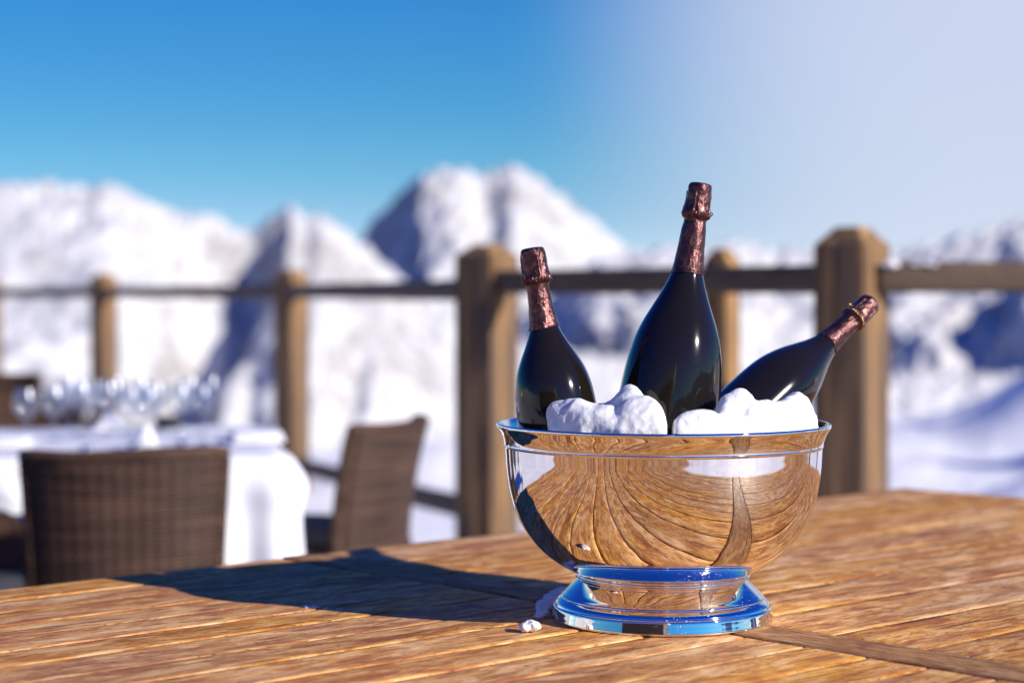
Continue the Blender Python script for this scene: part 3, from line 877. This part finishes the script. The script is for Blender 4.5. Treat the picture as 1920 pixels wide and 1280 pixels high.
# cloth
bm = bmesh.new(); N = 360
def perim(t):
    # rounded rectangle outline; returns point, outward normal, distance to nearest corner (0..1)
    rc = .035; w, d = TW/2+.004, TD/2+.004
    segs = [(2*w-2*rc), math.pi/2*rc, (2*d-2*rc), math.pi/2*rc]*2
    tot = sum(segs); s = t*tot; k = 0
    while s > segs[k]: s -= segs[k]; k += 1
    dirs = [(1,0),(0,1),(-1,0),(0,-1)]
    cs = [(w-rc,-d+rc),(w-rc,d-rc),(-w+rc,d-rc),(-w+rc,-d+rc)]
    q = k//2
    if k % 2 == 0:
        st = [(-w+rc,-d),(w,-d+rc),(w-rc,d),(-w,d-rc)][q]
        p = Vector((st[0]+dirs[q][0]*s, st[1]+dirs[q][1]*s, 0)); nn = [(0,-1),(1,0),(0,1),(-1,0)][q]
        L = segs[k]; cd = min(s, L-s)
        return p, Vector((*nn, 0)), cd
    a = [-math.pi/2, 0, math.pi/2, math.pi][q]+s/rc
    nn = Vector((math.cos(a), math.sin(a), 0)); return Vector((*cs[q], 0))+nn*rc, nn, 0.
rowsN = 26
grid = []
for i in range(N):
    t = i/N; p, nn, cd = perim(t)
    col_ = []
    # hem height: the long sides lift between the corners
    dip = math.exp(-cd/.20)
    x = p.x
    hem = .50-.24*dip
    if p.y < -TD/2+.03: hem = .63-.27*float(sstep(.36, .60, np.array(x)))-.10*dip
    hem = float(hem)
    wob = mnoise.noise(Vector((p.x*3.1, p.y*3.1, 2)))
    fold = math.sin(cd*30+wob*5+2.6)
    for j in range(rowsN+1):
        if j < 6:
            k = j/6; q = p*(.0+k)
            if j == 0: q = p*.02
            z = TT+.004+.0025*mnoise.noise(Vector((q.x*7, q.y*7, 4)))
            # soft crease ridges
            z += .004*max(0, 1-abs(q.x-.18)/.02)*.6
            if j == 5: q = p*.0+p-nn*.012
            if j == 4: q = p-nn*.06
            col_.append(q+Vector((0,0,z)))
            if j == 5: pass
        else:
            k = (j-6)/(rowsN-6)
            z = (TT-.006)*(1-k)+hem*k
            flare = .008+.02*k*dip+(.014+.008*dip)*min(1,k*1.6)*fold+.02*k
            bulge = .036*math.exp(-((k-.13)/.12)**2)*dip
            sw = .03*k*mnoise.noise(Vector((i*.05, k*2.2, 0)))
            tan = Vector((-nn.y, nn.x, 0))
            col_.append(p+nn*(flare+bulge+sw)+tan*(.015*k*math.sin(cd*13+2))+Vector((0,0,z)))
    grid.append([bm.verts.new(v) for v in col_])
for i in range(N):
    A = grid[i]; B = grid[(i+1)%N]
    for j in range(rowsN): bm.faces.new((A[j], B[j], B[j+1], A[j+1]))
bm.faces.new([g_[0] for g_ in grid])
cl_o = from_bm('tablecloth', bm, M_CLOTH, None, True); cl_o.location = cen; cl_o.rotation_euler = (0,0,tr)
so = cl_o.modifiers.new('thick', 'SOLIDIFY'); so.thickness = .0016; so.offset = 1
tag(cl_o, 'white cloth draped in folds over the laid table', 'tablecloth')
# wine glasses
ZT = TT+.0075
def make_glass():
    root = empty('wine_glass')
    bm = bmesh.new()
    pr = sm([(.0045,.066),(.012,.070),(.026,.080),(.0375,.097),(.0405,.112),(.0395,.130),(.0350,.152),(.0315,.168)], 5)
    inn = [(r-.0008, z+.0006) for r, z in pr[::-1]]
    lathe(bm, pr, 48); from_bm('glass_bowl', bm, M_GLASS, root, smooth=True)
    bm = bmesh.new(); lathe(bm, sm([(.0046,.066),(.0036,.05),(.0036,.03),(.0050,.010),(.012,.0045),(.033,.0022)], 4)+[(.0335,.0010),(.0330,0),(0,0)], 32); from_bm('stem', bm, M_GLASS, root, smooth=True)
    return root
gl0 = make_glass()
GL = [(48,5.35,'leftmost wine glass on the white table'),(100,5.38,'second wine glass from the left on the white table'),(152,5.62,'wine glass in the cluster left of the second railing post'),
      (176,5.85,'rear wine glass in front of the second railing post'),(200,5.62,'front wine glass at the second railing post'),(214,5.9,'rear wine glass right of the second railing post'),
      (243,5.40,'front left glass of the middle cluster'),(262,5.80,'rear left glass of the middle cluster'),(277,5.36,'front right glass of the middle cluster'),(292,5.75,'rear right glass of the middle cluster'),
      (337,5.50,'front left glass of the right cluster'),(354,5.95,'rear left glass of the right cluster'),(377,5.55,'front right glass of the right cluster'),(394,6.0,'rightmost wine glass on the white table'),
      (128,5.9,'rear wine glass between the two left clusters')]
for i, (px, Y, lb) in enumerate(GL):
    o = gl0 if i == 0 else copy_tree(gl0)
    o.location = ((px-960)/FP*Y, Y, ZT); o.rotation_euler = (0,0,i*.7); sz = .89 if i % 3 else .85; o.scale = (sz,)*3
    tag(o, lb, 'wine glass', 'wine glasses set on the white table')
# napkins
def napkin(px, Y, w, d, h, rz, label, peak=0):
    bm = bmesh.new()
    for k in range(3):
        hh = h/3; box(bm, (random.uniform(-.006,.006), random.uniform(-.006,.006), hh*(k+.5)), (w*(1-.03*k), d*(1-.03*k), hh*.95), rz=random.uniform(-.04,.04), bevel=hh*.35, seg=3)
    if peak:
        for s in (-1, 1):
            m = Matrix.Translation((0, s*.012, h+peak/2)) @ Matrix.Rotation(s*.25, 4, 'X')
            r = bmesh.ops.create_cone(bm, cap_ends=True, segments=24, radius1=w*.42, radius2=.008, depth=peak)
            bmesh.ops.transform(bm, matrix=m @ Matrix.Diagonal((1, .45, 1, 1)), verts=r['verts'])
    for v in bm.verts: v.co.z = max(0, v.co.z+.004*mnoise.noise(v.co*16))
    o = from_bm('napkin', bm, M_CLOTH, None, True); o.location = ((px-960)/FP*Y, Y, ZT-.001); o.rotation_euler = (0,0,rz)
    tag(o, label, 'napkin', 'folded napkins on the white table'); return o
napkin(480, 5.35, .14, .20, .028, R(12), 'flat folded white napkin at the right end of the table')
napkin(8, 5.15, .13, .18, .026, R(5), 'flat folded white napkin at the left picture edge')
napkin(275, 5.05, .07, .05, .01, R(10), 'folded white napkin standing up behind the front chair', .055)
napkin(205, 5.85, .10, .07, .012, R(20), 'folded white napkin standing among the rear glasses', .045)
bm = bmesh.new(); lathe(bm, sm([(0,.0),(.028,.0),(.036,.012),(.040,.030),(.0405,.034),(.037,.034),(.034,.016),(0,.010)], 4), 40)
o = from_bm('dish', bm, M_CUSH, None, True); o.location = ((315-960)/FP*5.85, 5.85, ZT); tag(o, 'small black dish near the far edge of the white table', 'dish')
# cutlery that catches the sun
def make_knife():
    bm = bmesh.new()
    tube(bm, [(0, -.10, .006), (0, -.04, .0065), (0, -.005, .0055)], [.0052, .0062, .0042], 10)
    box(bm, (0, .055, .005), (.017, .12, .0022), bevel=.0009)
    for v in bm.verts:
        if v.co.y > .09: v.co.x = v.co.x*.5-.003
    return bm
def make_spoon():
    bm = bmesh.new()
    tube(bm, [(0, -.09, .004), (0, -.02, .0045), (0, .04, .008)], [.0052, .0034, .0030], 10)
    r = bmesh.ops.create_uvsphere(bm, u_segments=20, v_segments=12, radius=1)
    bmesh.ops.transform(bm, matrix=Matrix.Translation((0,.062,.0075)) @ Matrix.Diagonal((.018,.028,.0065,1)), verts=r['verts'])
    return bm
for fn, nm, px, Y, rz, lb in ((make_spoon,'spoon',248,5.02,R(8),'steel spoon left of the standing front napkin'),(make_knife,'knife',262,5.16,R(8),'steel knife lying behind the standing front napkin'),
                          (make_spoon,'spoon',343,5.12,R(10),'steel spoon right of the standing front napkin'),(make_knife,'knife',384,5.16,R(11),'steel knife lying nearest the flat right napkin'),(make_spoon,'spoon',158,4.95,R(8),'steel spoon at the front table edge above the chair back')):
    o = from_bm(nm, fn(), M_STEEL, None, True); o.location = ((px-960)/FP*Y, Y, ZT); o.rotation_euler = (0,0,rz); tag(o, lb, nm)
# chair with dark legs at the far left of the frame
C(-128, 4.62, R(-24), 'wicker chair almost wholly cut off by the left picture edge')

# ------------------------------------------------------------------ chalet behind the camera, unseen directly, added for dark reflections in bowl and bottles
ch = empty('added_chalet', (-6.5, -13., 0), R(8)); tag(ch, 'unseen timber chalet added for dark reflections in the bottles', 'building')
bm = bmesh.new(); box(bm, (0,0,1.9), (13, 6, 4.2)); 
for k in range(21): box(bm, (0, 3.02, .05+k*.2), (13.02, .03, .185), bevel=.008)
from_bm('wall', bm, M_CHALET, ch)
bm = bmesh.new()
vs = [(-7.4,-4.2,3.7),(7.4,-4.2,3.7),(7.4,4.2,3.7),(-7.4,4.2,3.7),(-7.4,0,6.0),(7.4,0,6.0)]
V = [bm.verts.new(v) for v in vs]
for f in ((0,1,5,4),(2,3,4,5),(0,4,3),(1,2,5),(0,3,2,1)): bm.faces.new([V[k] for k in f])
rfo = from_bm('roof', bm, M_DSNOW, ch)
for x_ in (-4.5, -1.5, 1.5, 4.5):
    bm = bmesh.new()
    for c_, s_ in (((x_,3.07,1.0),(1.5,.06,.08)),((x_,3.07,2.3),(1.5,.06,.08)),((x_-.71,3.07,1.65),(.08,.06,1.22)),((x_+.71,3.07,1.65),(.08,.06,1.22)),((x_,3.07,1.65),(.05,.05,1.22))): box(bm, c_, s_, bevel=.005)
    w_ = from_bm('window', bm, M_CLOTH, ch)
    bm = bmesh.new(); box(bm, (x_,3.05,1.65), (1.34,.02,1.22)); from_bm('pane', bm, M_DARKGLASS, w_)

# ------------------------------------------------------------------ light
w = bpy.data.worlds.new('World'); sc.world = w; w.use_nodes = True
nt = w.node_tree; nt.nodes.clear()
def N_(t, **k):
    n = nt.nodes.new(t)
    for a, b in k.items(): setattr(n, a, b)
    return n
tc = N_('ShaderNodeTexCoord')
sepv = N_('ShaderNodeSeparateXYZ'); nt.links.new(tc.outputs['Generated'], sepv.inputs[0])
zz = N_('ShaderNodeMath', operation='MULTIPLY_ADD'); nt.links.new(sepv.outputs[2], zz.inputs[0]); zz.inputs[1].default_value = 4.2; zz.inputs[2].default_value = .10
cmb = N_('ShaderNodeCombineXYZ'); nt.links.new(sepv.outputs[0], cmb.inputs[0]); nt.links.new(sepv.outputs[1], cmb.inputs[1]); nt.links.new(zz.outputs[0], cmb.inputs[2])
nrm = N_('ShaderNodeVectorMath', operation='NORMALIZE'); nt.links.new(cmb.outputs[0], nrm.inputs[0])
sky = N_('ShaderNodeTexSky', sky_type='NISHITA'); sky.sun_disc = False; sky.sun_elevation = R(SUN_EL); sky.altitude = 2200; sky.air_density = 1.0; sky.dust_density = .15; sky.ozone_density = 3.0
sky.sun_rotation = math.atan2(SUN_AZ[0], SUN_AZ[1])
nt.links.new(nrm.outputs[0], sky.inputs[0])
hs = N_('ShaderNodeHueSaturation'); hs.inputs['Saturation'].default_value = 1.18; hs.inputs['Value'].default_value = 1.0; nt.links.new(sky.outputs[0], hs.inputs['Color'])
# sky tint by height: pale cyan at the horizon, deep saturated blue overhead; upper bands tuned to fill shadows blue
tr_ = N_('ShaderNodeValToRGB'); nt.links.new(sepv.outputs[2], tr_.inputs[0])
_st = [(0.0, (3.6,1.9,1.2)), (.04, (2.9,2.05,1.35)), (.068, (2.2,2.3,1.58)), (.10, (1.6,2.35,1.9)), (.14, (1.2,2.35,2.2)), (.24, (.62,1.6,2.7)), (.45, (.26,.82,2.5)), (.8, (.16,.52,1.7))]
_e = tr_.color_ramp.elements
while len(_e) < len(_st): _e.new(.5)
for _i, (_p, _c) in enumerate(_st): _e[_i].position = _p; _e[_i].color = (*[c/3.6 for c in _c], 1)
tm_ = N_('ShaderNodeVectorMath', operation='MULTIPLY'); nt.links.new(hs.outputs[0], tm_.inputs[0]); nt.links.new(tr_.outputs[0], tm_.inputs[1])
ts_ = N_('ShaderNodeVectorMath', operation='SCALE'); nt.links.new(tm_.outputs[0], ts_.inputs[0]); ts_.inputs['Scale'].default_value = 3.6
# pale lens-flare glow painted into the sky colour towards the right
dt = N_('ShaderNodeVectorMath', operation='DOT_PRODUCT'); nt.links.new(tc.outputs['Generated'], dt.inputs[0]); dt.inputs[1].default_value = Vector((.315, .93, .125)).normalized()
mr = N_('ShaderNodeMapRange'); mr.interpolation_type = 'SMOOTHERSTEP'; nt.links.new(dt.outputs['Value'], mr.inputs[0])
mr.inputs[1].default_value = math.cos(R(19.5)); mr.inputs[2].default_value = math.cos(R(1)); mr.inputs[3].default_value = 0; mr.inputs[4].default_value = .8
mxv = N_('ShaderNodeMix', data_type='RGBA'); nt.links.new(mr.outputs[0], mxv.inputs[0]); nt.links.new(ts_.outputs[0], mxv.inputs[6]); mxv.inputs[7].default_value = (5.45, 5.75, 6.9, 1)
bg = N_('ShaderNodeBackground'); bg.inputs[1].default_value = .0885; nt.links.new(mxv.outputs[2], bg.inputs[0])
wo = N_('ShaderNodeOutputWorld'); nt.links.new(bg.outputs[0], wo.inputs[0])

sl = bpy.data.lights.new('sun', 'SUN'); sl.energy = 4.6; sl.angle = R(.53); sl.color = (1, .945, .87)
so_ = bpy.data.objects.new('sun', sl); COL.objects.link(so_)
sd = Vector((SUN_AZ[0]*math.cos(R(SUN_EL)), SUN_AZ[1]*math.cos(R(SUN_EL)), math.sin(R(SUN_EL))))
so_.rotation_euler = sd.to_track_quat('Z', 'Y').to_euler(); so_.location = (0,0,20)

# ------------------------------------------------------------------ camera
cam = bpy.data.cameras.new('camera'); co_ = bpy.data.objects.new('camera', cam); COL.objects.link(co_); sc.camera = co_
cam.sensor_width = 36; cam.lens = FP/1920*36; cam.clip_start = .05; cam.clip_end = 60000
co_.location = (0,0,EYE); co_.rotation_euler = (R(90)-math.atan((640-HZ)/FP), 0, 0)
cam.dof.use_dof = True; cam.dof.focus_distance = 2.13; cam.dof.aperture_fstop = cam.lens/1000/.0215

sc.view_settings.view_transform = 'Standard'; sc.view_settings.look = 'None'; sc.view_settings.gamma = 1
sc.view_settings.exposure = .60
sc.render.engine = 'CYCLES'
cy = sc.cycles
cy.use_denoising = True
try: cy.denoiser = 'OPENIMAGEDENOISE'
except Exception: pass
cy.max_bounces = 10; cy.glossy_bounces = 6; cy.transparent_max_bounces = 24; cy.diffuse_bounces = 4
cy.sample_clamp_indirect = 10; cy.sample_clamp_direct = 0
